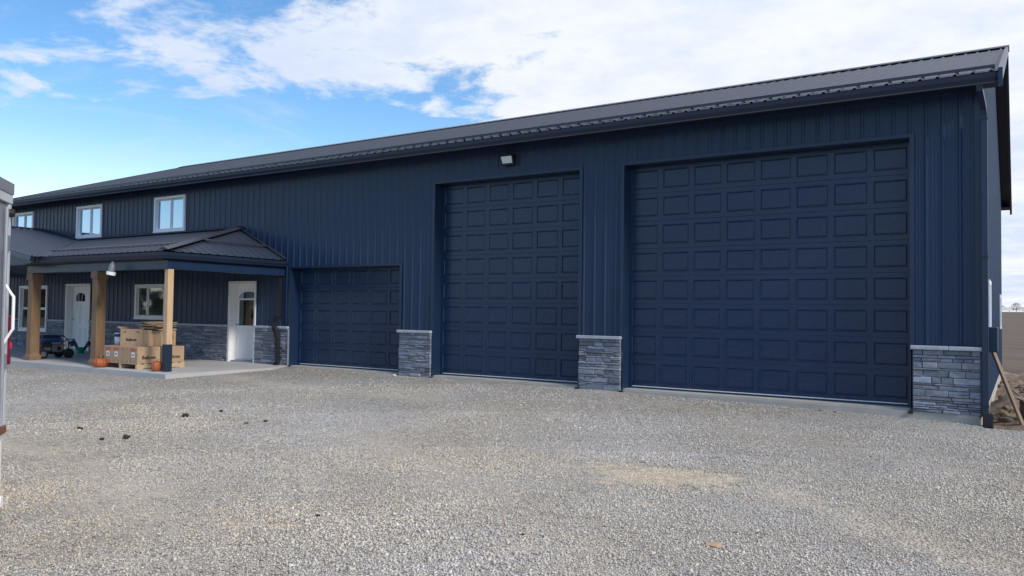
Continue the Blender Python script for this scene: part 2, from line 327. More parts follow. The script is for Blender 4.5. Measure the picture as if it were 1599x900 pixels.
# loose crushed stones, dense where the camera can see single ones
def gravel():
    pts = []; 
    def ring(r0, r1, dens):
        n = int(dens*.5*(r1*r1-r0*r0)*R(84)); r = np.sqrt(rng.uniform(r0*r0, r1*r1, n)); a = rng.uniform(R(-74), R(10), n)
        return np.stack([CAM.x+r*np.sin(a), CAM.y+r*np.cos(a)], -1)
    for r0, r1, d in ((2.6, 4.5, 1600), (4.5, 6.5, 3700), (6.5, 9, 2500), (9, 12, 1100), (12, 16, 420), (16, 23, 130)): pts.append(ring(r0, r1, d))
    P = np.concatenate(pts); x, y = P[:, 0], P[:, 1]
    keep = (y < -.08) & ~((x < -13.6) & (y > -3.72)) & ~((x > .9) & (y > -.36)) & (x > -27)
    w = wear(x, y); keep &= rng.random(len(x)) > w*1.15
    x, y = x[keep], y[keep]; n = len(x)
    d = np.hypot(x-CAM.x, y-CAM.y)
    s = .0046+.0060*rng.random(n)**2.2+.0004*np.clip(d-6, 0, 8); s *= np.where(rng.random(n) < .012, 1.7, 1)*(.8+.45*vnoise(x, y, 1.1, 24))
    base = np.array([[1, 0, 0], [0, 1, 0], [-1, 0, 0], [0, -1, 0], [0, 0, 1], [0, 0, -1]], float)
    V = base[None]*rng.uniform(.6, 1.35, (n, 6, 1)); V += rng.normal(0, .22, V.shape)
    V[:, :, 2] *= .72
    A = rng.normal(size=(n, 3, 3)); Q, _ = np.linalg.qr(A)
    tilt = rng.random(n) < .75
    V = np.where(tilt[:, None, None], np.einsum('nij,nkj->nki', Q, V), V)
    V *= s[:, None, None]; z = yard_z(x, y)+s*.35
    V += np.stack([x, y, z], -1)[:, None, :]
    F0 = np.array([[0, 1, 4], [1, 2, 4], [2, 3, 4], [3, 0, 4], [1, 0, 5], [2, 1, 5], [3, 2, 5], [0, 3, 5]])
    F = (F0[None]+np.arange(n)[:, None, None]*6).reshape(-1, 3)
    me = bpy.data.meshes.new('gravel'); me.vertices.add(n*6); me.vertices.foreach_set('co', V.astype(np.float32).ravel())
    me.loops.add(F.size); me.loops.foreach_set('vertex_index', F.ravel().astype(np.int32)); me.polygons.add(len(F))
    me.polygons.foreach_set('loop_start', np.arange(len(F))*3); me.polygons.foreach_set('loop_total', np.full(len(F), 3)); me.update()
    pal = np.array([(.37, .37, .38), (.44, .44, .45), (.30, .31, .335), (.22, .225, .24), (.50, .48, .45), (.43, .38, .31), (.34, .28, .22), (.62, .61, .59), (.145, .145, .155)])
    pr = np.array([.22, .18, .17, .11, .10, .09, .05, .05, .03]); k = rng.choice(len(pal), n, p=pr/pr.sum())
    C = np.array([[1.38, 1.27, 1.13]])*(pal[k]*.52+.48*.39)*rng.uniform(.88, 1.12, (n, 1))*(1+.09*(vnoise(x, y, 1.7, 21)-.5)[:, None]*np.array([[1.2, .3, -1.4]]))*(.80+.22*vnoise(x, y, .6, 22)+.18*vnoise(x*.5, y, .9, 23))[:, None]
    C = np.concatenate([C, np.ones((n, 1))], 1); C = np.repeat(C, 6, 0)
    at = me.color_attributes.new('tint', 'FLOAT_COLOR', 'POINT'); at.data.foreach_set('color', C.astype(np.float32).ravel())
    me.materials.append(mat('crushed_stone', (1, 1, 1), 0.95, .08, 160, attr='tint', spec=.12))
    o = bpy.data.objects.new('gravel', me); COL.objects.link(o); o['kind'] = 'stuff'; o['label'] = 'loose grey crushed stone covering the yard'
    print('gravel stones', n)
gravel()

# field behind, gently rising to the horizon
def field_z(x, y):
    r = np.clip(y-18, 0, 900); return -.42+.0110*r-.3*np.clip((17-y)/20, 0, 1)*0
fm = mat('ploughed_field', (.075, .050, .033), .95, .2, .6, bump=.06, bscale=2.0, col2=(.14, .102, .072), stretch=(.06, .5, 1))
grid_mesh('field', np.array([-1500, -600, -200, -80, -40, -10, 0, 10, 40, 80, 200, 600, 1500.]), np.array([-1500, -400, -100, -60, 0, 18, 30, 50, 80, 120, 200, 350, 600, 900, 1500.]), field_z, fm)
def dirt_z(x, y):
    h = .40*(vnoise(x, y, 1.7, 31)-.45)+.34*(vnoise(x, y, .6, 32)-.5)+.16*(vnoise(x, y, .24, 33)-.5)
    wall = np.clip((x-.95)/.8, 0, 1)
    mound = .22*np.exp(-((x-1.25)**2/.10+(y-3.6)**2/1.6))
    edge = np.clip((19.5-y)/1.5, 0, 1)*np.clip((26-x)/3, 0, 1)
    front = np.clip((y+.5)/.9, 0, 1)
    return -.30*1+(-.02+h*(.35+.65*wall)*front+mound)*edge+.12*(1-front)-.2*(1-edge)
grid_mesh('dirt', np.unique(np.concatenate([np.linspace(.9, 3.2, 70), np.linspace(3.2, 27, 50)])), np.linspace(-.6, 21, 220), dirt_z, M['dirt'])

# porch slab
MB().prism([(-29.25, -3.66), (-13.66, -3.66), (-13.66, -.85), (-14.06, -.012), (-29.25, -.012)], 'z', -.32, 0).build('porch_floor', 'slab')['kind'] = 'structure'

# ------------------------------------------------------------------ building
XL_, XR_, YB = -29.30, .94, 14.9
B = thing('garage_building', 'long navy blue metal-sided garage building with three overhead doors and a covered porch', 'building', (0, 0, 0))
CAPZ, EAVE = .977, 4.86
def sheet_profile(w=.9144, pitch=.2286, h=.019):
    """(u, height) break points of one ribbed sheet"""
    p = [(0, h)]
    for k in range(4):
        o = k*pitch
        p += [(o+.012, h), (o+.030, 0), (o+.088, 0), (o+.094, .003), (o+.104, .003), (o+.110, 0), (o+.136, 0), (o+.142, .003), (o+.152, .003), (o+.158, 0), (o+pitch-.030, 0), (o+pitch-.012, h)]
    p.append((w, h)); return p
PROF = sheet_profile()
def sheets(name, O, U, V, Nn, u0, u1, spans, material, parent, holes_u=(), h=1.0, w=.9144, start=None):
    """ribbed sheets covering u0..u1; spans(u)->[(lo,hi),...]"""
    O, U, V, Nn = map(Vector, (O, U, V, Nn)); s = u0 if start is None else start
    while s < u1-1e-4:
        pts = [(s+a, b) for a, b in PROF]
        brk = sorted(set([a for a, b in pts]+[x for x in list(holes_u)+[u0, u1] if s < x < s+w]))
        A = [a for a, b in pts]; Hh = [b for a, b in pts]
        mb = MB(); e = 1e-5
        for a, b in zip(brk[:-1], brk[1:]):
            if b-a < 1e-5 or a < u0-1e-6 or b > u1+1e-6: continue
            ha, hb = np.interp(a, A, Hh)*h, np.interp(b, A, Hh)*h
            for (la, ta), (lb, tb) in zip(spans(a+e), spans(b-e)):
                if ta-la < 1e-4 and tb-lb < 1e-4: continue
                mb.add([O+U*a+V*la+Nn*ha, O+U*b+V*lb+Nn*hb, O+U*b+V*tb+Nn*hb, O+U*a+V*ta+Nn*ha], [(0, 1, 2, 3)])
        if mb.f:
            # weld
            o = mb.build(name, material, parent)
            bm = bmesh.new(); bm.from_mesh(o.data); bmesh.ops.remove_doubles(bm, verts=bm.verts, dist=1e-5); bm.to_mesh(o.data); bm.free()
        s += w
# openings in the front wall: x0, x1, z0, z1
GD = [(-4.88, 0, 4.217, 8, 8), (-9.44, -5.808, 4.217, 8, 6), (-14.014, -10.396, 2.435, 5, 6)]
DOORS = [(-16.37, -15.335, .0, 2.10), (-24.58, -23.20, .0, 2.10)]
WINS = [(-28.28, -26.87, 3.60, 4.635), (-24.125, -22.66, 3.595, 4.62), (-19.90, -18.43, 3.60, 4.628), (-20.75, -18.885, 1.067, 2.09), (-27.64, -25.79, .553, 2.095)]
OPEN = [(a, b, 0, c) for a, b, c, _, _ in GD]+DOORS+[(a+.03, b-.03, c+.03, d-.03) for a, b, c, d in WINS]
def wall_spans(u):
    x = XR_-u; lo = CAPZ+.005; iv = [(lo, EAVE)]
    for a, b, z0, z1 in OPEN:
        if a < x < b:
            new = []
            for l0, h0 in iv:
                if z1 <= l0 or z0 >= h0: new.append((l0, h0)); continue
                if z0 > l0: new.append((l0, z0))
                if z1 < h0: new.append((z1, h0))
            iv = new
    return iv
hu = [XR_-v for o in OPEN for v in o[:2]]
sheets('wall_panel', (XR_, 0, 0), (-1, 0, 0), (0, 0, 1), (0, -1, 0), .04, XR_-XL_, wall_spans, 'siding', B, hu, start=.04)
# end walls and rear
rz = lambda y: EAVE+.245+(y if y < YB/2 else YB-y)/3
sheets('end_wall_panel', (XR_, 0, 0), (0, 1, 0), (0, 0, 1), (1, 0, 0), .04, YB, lambda u: [(-.06, rz(u))], 'siding', B, [YB/2], start=.04)
sheets('end_wall_panel', (XL_, 0, 0), (0, 1, 0), (0, 0, 1), (-1, 0, 0), .04, YB, lambda u: [(-.06, rz(u))], 'siding', B, [YB/2], start=.04, w=.9144)
MB().box((XL_, YB-.02, -.06), (XR_, YB+.0, EAVE+.24)).build('rear_wall', 'siding', B)
# corner trims
MB().box((XR_-.075, -.034, CAPZ+.004), (XR_+.022, -.0215, EAVE)).box((XR_-.004, -.092, -.045), (XR_+.022, -.0345, CAPZ+.003)).box((XR_+.0205, -.0215, -.05), (XR_+.034, .085, EAVE)).build('corner_trim', 'trim', B)
MB().box((XL_-.034, -.034, -.05), (XL_+.075, -.0215, EAVE)).build('corner_trim', 'trim', B)
# foundation
MB().bbox((XL_, .02, -.6), (XR_-.005, .6, -.006), .006).box((-14.08, -.045, -.6), (XR_-.03, .018, -.035)).build('foundation', 'concrete', B)
MB().box((XR_-.14, .62, -.6), (XR_+.012, YB, -.062)).build('foundation', 'concrete', B)
# roof
RO = .333; YE = -.52; ZE = 4.955; YR = YB/2; ZR = ZE+(YR-YE)*RO; XRO, XLO = 1.225, -29.60
Lr = math.hypot(YR-YE, ZR-ZE); V_ = ((0, (YR-YE)/Lr, (ZR-ZE)/Lr)); Nv = (0, -V_[2], V_[1])
sheets('roof_panel', (XRO, YE, ZE), (-1, 0, 0), V_, Nv, .02, XRO-XLO, lambda u: [(0, Lr)], 'roof', B, h=1.25, start=-.10)
MB().add([(XRO, YR, ZR), (XLO, YR, ZR), (XLO, YB-YE, ZE), (XRO, YB-YE, ZE)], [(0, 1, 2, 3)]).build('rear_roof', 'roof', B)
MB().prism([(YR-.22, ZR-.02), (YR-.22, ZR-.035), (YR, ZR+.055), (YR+.22, ZR-.035), (YR+.22, ZR-.02), (YR, ZR+.075)], 'x', XLO-.03, XRO+.03).build('ridge_cap', 'roofdark', B)
# rake trims and gable soffits
for xx, sg in ((XRO, 1), (XLO, -1)):
    for (ya, za, yb, zb) in ((YE-.02, ZE, YR, ZR), (YB-YE+.02, ZE, YR, ZR)):
        mb = MB(); x0, x1 = xx-.045*sg, xx+.012*sg
        fe = -1 if ya < 5 else 1; mb.prism([(ya+fe*.07, za+.02), (ya, za+.04), (yb, zb+.04), (yb, zb-.14), (ya, za-.14), (ya+fe*.085, za-.26)], 'x', x0, x1); mb.build('rake_trim', 'trim', B)
        mb = MB(); a = XR_+.02 if sg > 0 else XL_-.02
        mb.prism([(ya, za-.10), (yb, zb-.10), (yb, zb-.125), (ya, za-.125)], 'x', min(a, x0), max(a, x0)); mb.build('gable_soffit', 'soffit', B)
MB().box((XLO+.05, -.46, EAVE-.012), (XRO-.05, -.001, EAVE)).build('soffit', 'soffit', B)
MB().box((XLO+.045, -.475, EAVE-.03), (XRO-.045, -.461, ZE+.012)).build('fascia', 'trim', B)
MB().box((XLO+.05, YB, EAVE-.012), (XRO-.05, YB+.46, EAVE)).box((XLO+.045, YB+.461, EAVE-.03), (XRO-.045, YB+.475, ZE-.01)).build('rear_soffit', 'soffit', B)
def gutter_prof(y, z, s=-1):   # K-style section, outer side towards s
    return [(y, z), (y+s*.075, z), (y+s*.085, z+.03), (y+s*.110, z+.07), (y+s*.118, z+.135), (y+s*.105, z+.135), (y+s*.100, z+.12), (y+s*.095, z+.075), (y+s*.07, z+.035), (y+s*.065, z+.012), (y, z+.012)]
MB().prism(gutter_prof(-.477, 4.79), 'x', XLO+.03, XRO-.08).build('gutter', 'gutter', B)
MB().tube([(XLO+.03, -.477-.078, 4.788), (XRO-.09, -.477-.078, 4.788)], .011, 8).build('gutter_lip', 'lip', B)  # bead added to carry the bright reflection along the bottom edge
# snow rail riding on the ribs
def on_roof(y, dz=0): return (y, ZE+(y-YE)*RO+dz)
yb0 = -.26
MB().prism([on_roof(yb0, .035), on_roof(yb0+.07, .035), on_roof(yb0+.07, .075), on_roof(yb0, .085)], 'x', XLO+.2, XRO-.09).build('snow_rail', 'roofdark', B)
mb = MB()
k = 0
while XRO-.115-k*.4572 > XLO+.25:
    x = XRO-.115-k*.4572; mb.box((x-.02, yb0-.005, on_roof(yb0)[1]+.02), (x+.02, yb0+.05, on_roof(yb0)[1]+.05)); k += 1
mb.build('snow_rail_clamp', 'blackmetal', B, kind='stuff')

# jambs, headers and overhead doors
REC = .30
for (x0, x1, zt, nr, nc) in GD:
    for xa, sg in ((x0, 1), (x1, -1)):
        MB().box((min(xa, xa+sg*.012), -.028, -.045), (max(xa, xa+sg*.012), REC, zt)).box((min(xa-sg*.055, xa+sg*.013), -.036, CAPZ+.004), (max(xa-sg*.055, xa+sg*.013), -.0215, zt+.055)).build('jamb_trim', 'trim', B)
        MB().box((min(xa-sg*.03, xa+sg*.035), -.085, -.075), (max(xa-sg*.03, xa+sg*.035), .02, -.036)).build('jamb_shoe', 'black', B)
        MB().box((min(xa+sg*.013, xa+sg*.075), REC-.055, .0), (max(xa+sg*.013, xa+sg*.075), REC-.035, zt-.014)).build('weather_strip', 'trim', B)
    MB().box((x0+.014, -.028, zt), (x1-.014, REC, zt+.012)).box((x0+.014, -.036, zt+.0125), (x1-.014, -.0215, zt+.055)).build('header_trim', 'trim', B)
    D = MB().box((x0+.013, REC+.052, .0), (x1-.013, REC+.06, zt)).box((x0+.013, REC-.03, .0), (x1-.013, REC+.05, .022)).build('garage_door', 'door', B)
    MB().box((x0+.08, REC-.036, .028), (x1-.08, REC-.031, .044)).build('bottom_rail', 'lens', D)
    dw = x1-x0-.03; ph = (zt-.03)/nr; pw = dw/nc; xo = x0+.015
    yf = REC-.03
    pwid, phei = (.84*pw, .69*ph)
    # raised panel mesh shared within a door
    rp = MB(); hw, hh = pwid/2, phei/2
    rings = [(0, 0), (.006, -.009), (.012, -.009), (.021, .005), (.036, .000)]
    vs = []; fs = []
    for ins, dep in rings: vs += [(-hw+ins, dep, -hh+ins), (hw-ins, dep, -hh+ins), (hw-ins, dep, hh-ins), (-hw+ins, dep, hh-ins)]
    for i in range(len(rings)-1):
        for q in range(4): fs.append((i*4+q, i*4+(q+1) % 4, i*4+4+(q+1) % 4, i*4+4+q))
    o4 = (len(rings)-1)*4; fs.append((o4, o4+1, o4+2, o4+3)); rp.add(vs, fs)
    me = None
    for r in range(nr):
        z0 = .03+r*ph; z1 = z0+ph-.0015; zc = (z0+z1)/2+.004
        sm = MB(); g = .003
        xsn = [xo]
        for c in range(nc): xsn += [xo+(c+.5)*pw-hw, xo+(c+.5)*pw+hw]
        xsn.append(xo+dw)
        # horizontal rails (with rounded lip at the joint), stiles
        def strip(xa, xb, za, zb): sm.add([(xa, yf, za), (xb, yf, za), (xb, yf, zb), (xa, yf, zb)], [(0, 1, 2, 3)])
        for xa, xb in zip(xsn[:-1], xsn[1:]):
            strip(xa, xb, z0+g, zc-hh); strip(xa, xb, zc+hh, z1-g)
            sm.add([(xa, yf+.002, z0), (xb, yf+.002, z0), (xb, yf, z0+g), (xa, yf, z0+g)], [(0, 1, 2, 3)])
            sm.add([(xa, yf, z1-g), (xb, yf, z1-g), (xb, yf+.002, z1), (xa, yf+.002, z1)], [(0, 1, 2, 3)])
            sm.add([(xa, yf+.002, z1), (xb, yf+.002, z1), (xb, yf+.07, z1), (xa, yf+.07, z1)], [(0, 1, 2, 3)])
        for i in range(0, len(xsn), 2): strip(xsn[i], xsn[i+1], zc-hh, zc+hh)
        sm.build('door_section', 'door', D)
        for c in range(nc):
            loc = (xo+(c+.5)*pw, yf, zc)
            if me is None:
                o = rp.build('raised_panel', 'door', D, loc); me = o.data
            else:
                o = bpy.data.objects.new('raised_panel', me); COL.objects.link(o); o.parent = D; o.location = loc

# stone wainscot
def tinted(o, t):
    a = o.data.color_attributes.new('tint', 'FLOAT_COLOR', 'POINT'); a.data.foreach_set('color', np.tile(np.array([*t, 1.0]), len(o.data.vertices)).astype(np.float32))
def tint():
    g = random.choice([.74, .84, .92, 1, 1.03, 1.08, 1.16, 1.3]); w = random.uniform(-.05, .05)
    if random.random() < .05: g = 1.75
    return (g*(1+w), g, g*(1-w*.8))
def ledge(x0, x1, z0, z1, coarse=1.0):
    out = []; z = z0
    while z < z1-.01:
        h = random.choice([.032, .045, .055, .065, .08, .10])*coarse
        if z1-(z+h) < .03: h = z1-z
        x = x0
        while x < x1-.01:
            w = random.uniform(.11, .42)*(.8+.2*coarse)
            if x1-(x+w) < .08: w = x1-x
            if h > .06 and random.random() < .3:
                hs = h*random.uniform(.4, .6); out += [(x, x+w, z, z+hs), (x, x+w, z+hs, z+h)]
            else: out.append((x, x+w, z, z+h))
            x += w
        z += h
    return out
def stone_mb(mb, s, y):
    a, b, c, d = s; g = .0015; p = random.uniform(.032, .056); ch = .006
    a += g; b -= g; c += g; d -= g
    fr = []
    for (x, z) in ((a+ch, c+ch), (b-ch, c+ch), (b-ch, d-ch), (a+ch, d-ch)): fr.append((x+random.uniform(-.003, .003), y-p+random.uniform(-.008, .008), z+random.uniform(-.003, .003)))
    md = [(x, y-p+.016, z) for x, z in ((a, c), (b, c), (b, d), (a, d))]
    bk = [(x, y, z) for x, z in ((a, c), (b, c), (b, d), (a, d))]
    mx = (fr[0][0]+fr[2][0])/2+random.uniform(-.02, .02); cen = (mx, y-p-random.uniform(-.004, .01), (fr[0][2]+fr[2][2])/2)
    mb.add(fr+md+bk+[cen], [(0, 1, 12), (1, 2, 12), (2, 3, 12), (3, 0, 12)]+[(i, (i+1) % 4, 4+(i+1) % 4, 4+i) for i in range(4)]+[(4+i, 4+(i+1) % 4, 8+(i+1) % 4, 8+i) for i in range(4)])
SB, ST = -.045, .915
for (a, b) in ((.03, .93), (-5.79, -4.905), (-10.375, -9.465)):
    V = MB().box((a-.012, -.018, SB), (b+.005, -.004, ST)).build('stone_veneer', 'mortar', B)
    for s in ledge(a, b, SB, ST-.002):
        mb = MB(); stone_mb(mb, s, -.018); tinted(mb.build('stone', 'stone', V), tint())
    # cap stones
    n = 2 if a > 0 else 2; cut = [a-.035, a+(b-a)*random.uniform(.42, .56), b+.02]
    for i in range(2):
        c = MB().bbox((cut[i]+.002, -.115, ST+.001), (cut[i+1]-.002, -.022, CAPZ), .008); c.build('cap_stone', 'cap', B)
def many_stones(segs, name):
    for (a, b) in segs:
        zb = .004
        V = MB().box((a, -.018, zb), (b, -.004, ST)).build('stone_veneer', 'mortar', B)
        mb = MB(); cols = []
        for s in ledge(a, b, zb, ST-.002):
            k = len(mb.v); stone_mb(mb, s, -.018); t = tint(); cols += [(*t, 1.0)]*(len(mb.v)-k)
        o = mb.build('stonework', 'stone', V, kind='stuff')
        at = o.data.color_attributes.new('tint', 'FLOAT_COLOR', 'POINT'); at.data.foreach_set('color', np.array(cols, np.float32).ravel())
        x = a
        while x < b-.05:
            w = min(random.uniform(.42, .55), b-x); MB().bbox((x+.002, -.10, ST+.001), (x+w-.002, -.022, CAPZ), .008).build('cap_stone', 'cap', B); x += w
many_stones([(-15.30, -14.03)], 0)
many_stones([(-23.17, -16.41), (-25.755, -24.62), (-29.28, -27.675)], 0)
# below the low window
V = MB().box((-27.64, -.018, .004), (-25.79, -.004, .545)).build('stone_veneer', 'mortar', B)
mb = MB(); cols = []
for s in ledge(-27.64, -25.79, .004, .545):
    k = len(mb.v); stone_mb(mb, s, -.018); t = tint(); cols += [(*t, 1.0)]*(len(mb.v)-k)
o = mb.build('stonework', 'stone', V, kind='stuff'); at = o.data.color_attributes.new('tint', 'FLOAT_COLOR', 'POINT'); at.data.foreach_set('color', np.array(cols, np.float32).ravel())
# pale metal edge strips beside the stone
MB().box((-14.028, -.082, .0), (-14.018, -.004, ST)).build('stone_edge_trim', 'stone_trim', B)

# windows
def frame(mb, x0, x1, z0, z1, w, y0, y1):
    mb.box((x0, y0, z0), (x0+w, y1, z1)); mb.box((x1-w, y0, z0), (x1, y1, z1)); mb.box((x0+w, y0, z1-w), (x1-w, y1, z1)); mb.box((x0+w, y0, z0), (x1-w, y1, z0+w)); return mb
def window(x0, x1, z0, z1, kind, gl):
    f = frame(MB(), x0, x1, z0, z1, .075, -.05, .10)
    Wd = f.build('window', 'white', B)
    MB().bbox((x0-.01, -.062, z0-.012), (x1+.01, -.051, z0+.035), .004).build('sill', 'white', Wd)
    a, b, c, d = x0+.076, x1-.076, z0+.076, z1-.076
    if kind == 'slide':
        m = (a+b)/2; cells = [(a, m-.001, c, d, .02), (m+.001, b, c, d, .045)]
    elif kind == 'triple':
        m1 = a+(b-a)*.27; m2 = b-(b-a)*.27; cells = [(a, m1-.001, c, d, .02), (m1+.001, m2-.001, c, d, .045), (m2+.001, b, c, d, .02)]
    else:
        m = (a+b)/2; h = (c+d)/2; cells = []
        for p, q in ((a, m-.03), (m+.03, b)): cells += [(p, q, c, h-.001, .02), (p, q, h+.001, d, .045)]
        MB().box((m-.029, -.045, c), (m+.029, .09, d)).build('mullion', 'white', Wd)
    for p, q, r, s, y in cells:
        frame(MB(), p, q, r, s, .035, y, y+.03).build('sash', 'white', Wd)
        MB().box((p+.034, y+.012, r+.034), (q-.034, y+.018, s-.034)).build('pane', gl, Wd)
for i, (a, b, c, d) in enumerate(WINS): window(a, b, c, d, ('slide', 'slide', 'slide', 'triple', 'hung')[i], 'glass_up' if i < 3 else 'glass_low')
# end-wall windows
for (y0, y1, z0, z1) in ((2.6, 3.7, 1.16, 2.10), (12.1, 13.6, 1.13, 2.1)):
    f = MB(); x0, x1 = XR_-.03, XR_+.036; w = .08
    f.box((x0, y0, z0), (x1, y0+w, z1)).box((x0, y1-w, z0), (x1, y1, z1)).box((x0, y0+w, z0), (x1, y1-w, z0+w)).box((x0, y0+w, z1-w), (x1, y1-w, z1)); Wd = f.build('window', 'white', B)
    MB().box((XR_+.0205, y0+w, z0+w), (XR_+.026, y1-w, z1-w)).build('pane', 'glass_up', Wd)
    MB().box((XR_+.0265, (y0+y1)/2-.03, z0+w), (XR_+.034, (y0+y1)/2+.03, z1-w)).build('sash', 'white', Wd)
MB().bbox((XR_+.02, .70, .88), (XR_+.19, 1.25, 1.27), .01).build('meter_box', 'greywhite' if False else 'trim', B)

# entry doors
def arch(cx, z, w, h, n=12): return [(cx-w/2, z), (cx+w/2, z)]+[(cx+w/2*math.cos(math.pi*k/n), z+h*math.sin(math.pi*k/n)) for k in range(1, n)]
def entry(x0, x1, z1, rec, style):
    J = MB(); w = .03
    J.box((x0, -.03, 0), (x0+w, rec, z1)).box((x1-w, -.03, 0), (x1, rec, z1)).box((x0+w, -.03, z1-w), (x1-w, rec, z1))
    J.box((x0-.035, -.055, 0), (x0+.02, -.031, z1+.035)).box((x1-.02, -.055, 0), (x1+.035, -.031, z1+.035)).box((x0+.02, -.055, z1-.02), (x1-.02, -.031, z1+.035))
    Jo = J.build('door_frame', 'jamb', B)
    MB().box((x0+w, .0, .0), (x1-w, rec, .035)).build('threshold', 'trailgrey', Jo)
    la, lb = x0+w+.004, x1-w-.004; yf = rec-.06
    Lf = MB().bbox((la, yf, .04), (lb, rec-.012, z1-w-.004), .004).build('entry_door', 'doorwhite', B)
    cx = (la+lb)/2
    if style == 'half':
        gx0, gx1 = la+.11, lb-.11
        frame(MB(), gx0-.04, gx1+.04, .92, 1.68, .04, yf-.014, yf-.001).build('glass_bead', 'doorwhite', Lf)
        MB().box((gx0, yf-.006, .96), (gx1, yf-.001, 1.64)).build('pane', 'glass_low', Lf)
        MB().prism(arch(cx, 1.685, gx1-gx0+.08, .18), 'y', yf-.008, yf-.001).build('arched_pane', 'glass_up', Lf)  # pale blue sky reflection comes from the tinted glass
        for k in range(2):
            a = la+.12+k*(lb-la-.24+.06)/2; frame(MB(), a, a+(lb-la-.30)/2, .18, .82, .03, yf-.01, yf-.001).build('raised_panel', 'doorwhite', Lf)
    else:
        cx = la+.46
        MB().prism(arch(cx, 1.58, .52, .0)[:2]+[(cx+.26, 1.73)]+[(cx+.26*math.cos(math.pi*k/12), 1.73+.12*math.sin(math.pi*k/12)) for k in range(1, 12)]+[(cx-.26, 1.73)], 'y', yf-.008, yf-.001).build('arched_pane', 'glass_low', Lf)
        for k in range(-1, 2, 2):
            t = math.pi/2-k*.5; mbx = MB().tube([(cx+.13*k*.6, yf-.010, 1.585), (cx+.25*math.cos(t)*.95, yf-.010, 1.73+.11*math.sin(t)*.95)], .006, 5); mbx.build('muntin', 'doorwhite', Lf)
        for k in range(2):
            a = cx-.36+k*.38
            for (c, d) in ((.2, .72), (.86, 1.46)): frame(MB(), a, a+.34, c, d, .03, yf-.01, yf-.001).build('raised_panel', 'doorwhite', Lf)
    h = MB().tube([(la+.07, yf-.001, .98), (la+.07, yf-.06, .98), (la+.17, yf-.06, .98)], .012, 8).lathe([(.03, 0), (.03, .001)], (la+.07, yf-.02, .98)); h.build('handle', 'steel', Lf)
entry(*DOORS[0][:2], 2.10, .24, 'half'); entry(*DOORS[1][:2], 2.10, .22, 'fan')

# ------------------------------------------------------------------ porch roof
PE, PZ, PXR = -3.42, 2.645, -14.20          # front eave line, eave height, right eave line
VX0, VX1, WZ = -23.94, -19.25, 3.52          # valley top (at wall), valley foot, height at wall
HX = -16.02                                   # hip top at the wall
Lf = math.hypot(-PE, WZ-PZ); Vf = (0, -PE/Lf, (WZ-PZ)/Lf)
def fl(u):
    x = PXR-u
    hi = Lf if x <= HX else Lf*(PXR-x)/(PXR-HX)
    lo = 0 if x >= VX1 else Lf*(VX1-x)/(VX1-VX0)
    return [(lo, max(lo, hi))]
sheets('porch_roof_panel', (PXR, PE, PZ), (-1, 0, 0), Vf, (0, -Vf[2], Vf[1]), .0, PXR-VX0, fl, 'roof', B, [PXR-HX, PXR-VX1])
Ls = math.hypot(PXR-HX, WZ-PZ); Vs = (-(PXR-HX)/Ls, 0, (WZ-PZ)/Ls)
sheets('porch_roof_panel', (PXR, PE, PZ), (0, 1, 0), Vs, (-Vs[2]*-1, 0, -Vs[0]), 0, -PE-.02, lambda u: [(0, Ls*u/(-PE))], 'roof', B)
GS = (WZ-PZ-.0)/(VX1-VX0); GR = -26.2; GZr = PZ+GS*(VX1-GR); GF = -3.72   # gabled part: slope, ridge x, ridge z, front
Lg = math.hypot(VX1-GR, GZr-PZ); Vg = (-(VX1-GR)/Lg, 0, (GZr-PZ)/Lg)
def gl_(u):      # u measured along +Y from the front edge
    y = GF+u
    lo = 0 if y <= PE else Lg*(VX1-(VX1+(VX0-VX1)*(y-PE)/(-PE)))/(VX1-GR)
    return [(lo, Lg)]
sheets('porch_roof_panel', (VX1, GF, PZ), (0, 1, 0), Vg, (-Vg[2]*-1, 0, -Vg[0]), 0, -GF-.02, gl_, 'roof', B, [PE-GF])
MB().prism([(GR, GZr), (-29.6, GZr-GS*3.4), (-29.6, GZr-GS*3.4-.02), (GR, GZr-.02)], 'y', GF, -.02).build('porch_roof_panel', 'roof', B)
def strip3(p, q, w, t, name):
    """thin bent flashing from p to q"""
    p, q = Vector(p), Vector(q); d = (q-p).normalized(); s = d.cross(Vector((0, 0, 1))).normalized(); n = s.cross(d)
    vs = []
    for c in (p, q): vs += [c-s*w, c+n*t, c+s*w, c-s*w-n*.012, c-n*.012+n*t*0, c+s*w-n*.012]
    MB().add(vs, [(0, 1, 7, 6), (1, 2, 8, 7), (3, 9, 10, 4), (4, 10, 11, 5), (0, 6, 9, 3), (2, 5, 11, 8), (0, 3, 4, 5, 2, 1), (6, 7, 8, 11, 10, 9)]).build(name, 'roofdark', B)
strip3((PXR+.03, PE-.03, PZ+.03), (HX, -.02, WZ+.05), .11, .05, 'hip_cap')
strip3((VX1+.02, PE, PZ+.012), (VX0, -.03, WZ+.012), .05, .012, 'valley_flashing')
strip3((HX, -.06, WZ+.045), (VX0, -.06, WZ+.03), .05, .03, 'wall_flashing')
strip3((VX0, -.06, WZ+.03), (GR, -.06, GZr+.03), .05, .03, 'wall_flashing')
strip3((PXR, -.05, PZ+.05), (HX, -.05, WZ+.05), .035, .03, 'wall_flashing')
strip3((GR, GF-.02, GZr+.03), (GR, -.02, GZr+.03), .12, .04, 'ridge_cap')
# snow rails on the porch roof
def side_pt(y, f): x = PXR+(HX-PXR)*f; return (x+.02, y, PZ+(WZ-PZ)*f+.06)
strip3(side_pt(-1.95, .37), side_pt(-.10, .37), .035, .03, 'snow_rail')
f_ = .24
strip3((-15.0, PE*(1-f_), PZ+(WZ-PZ)*f_+.05), (VX1-(VX1-VX0)*f_-.1, PE*(1-f_), PZ+(WZ-PZ)*f_+.05), .03, .03, 'snow_rail')
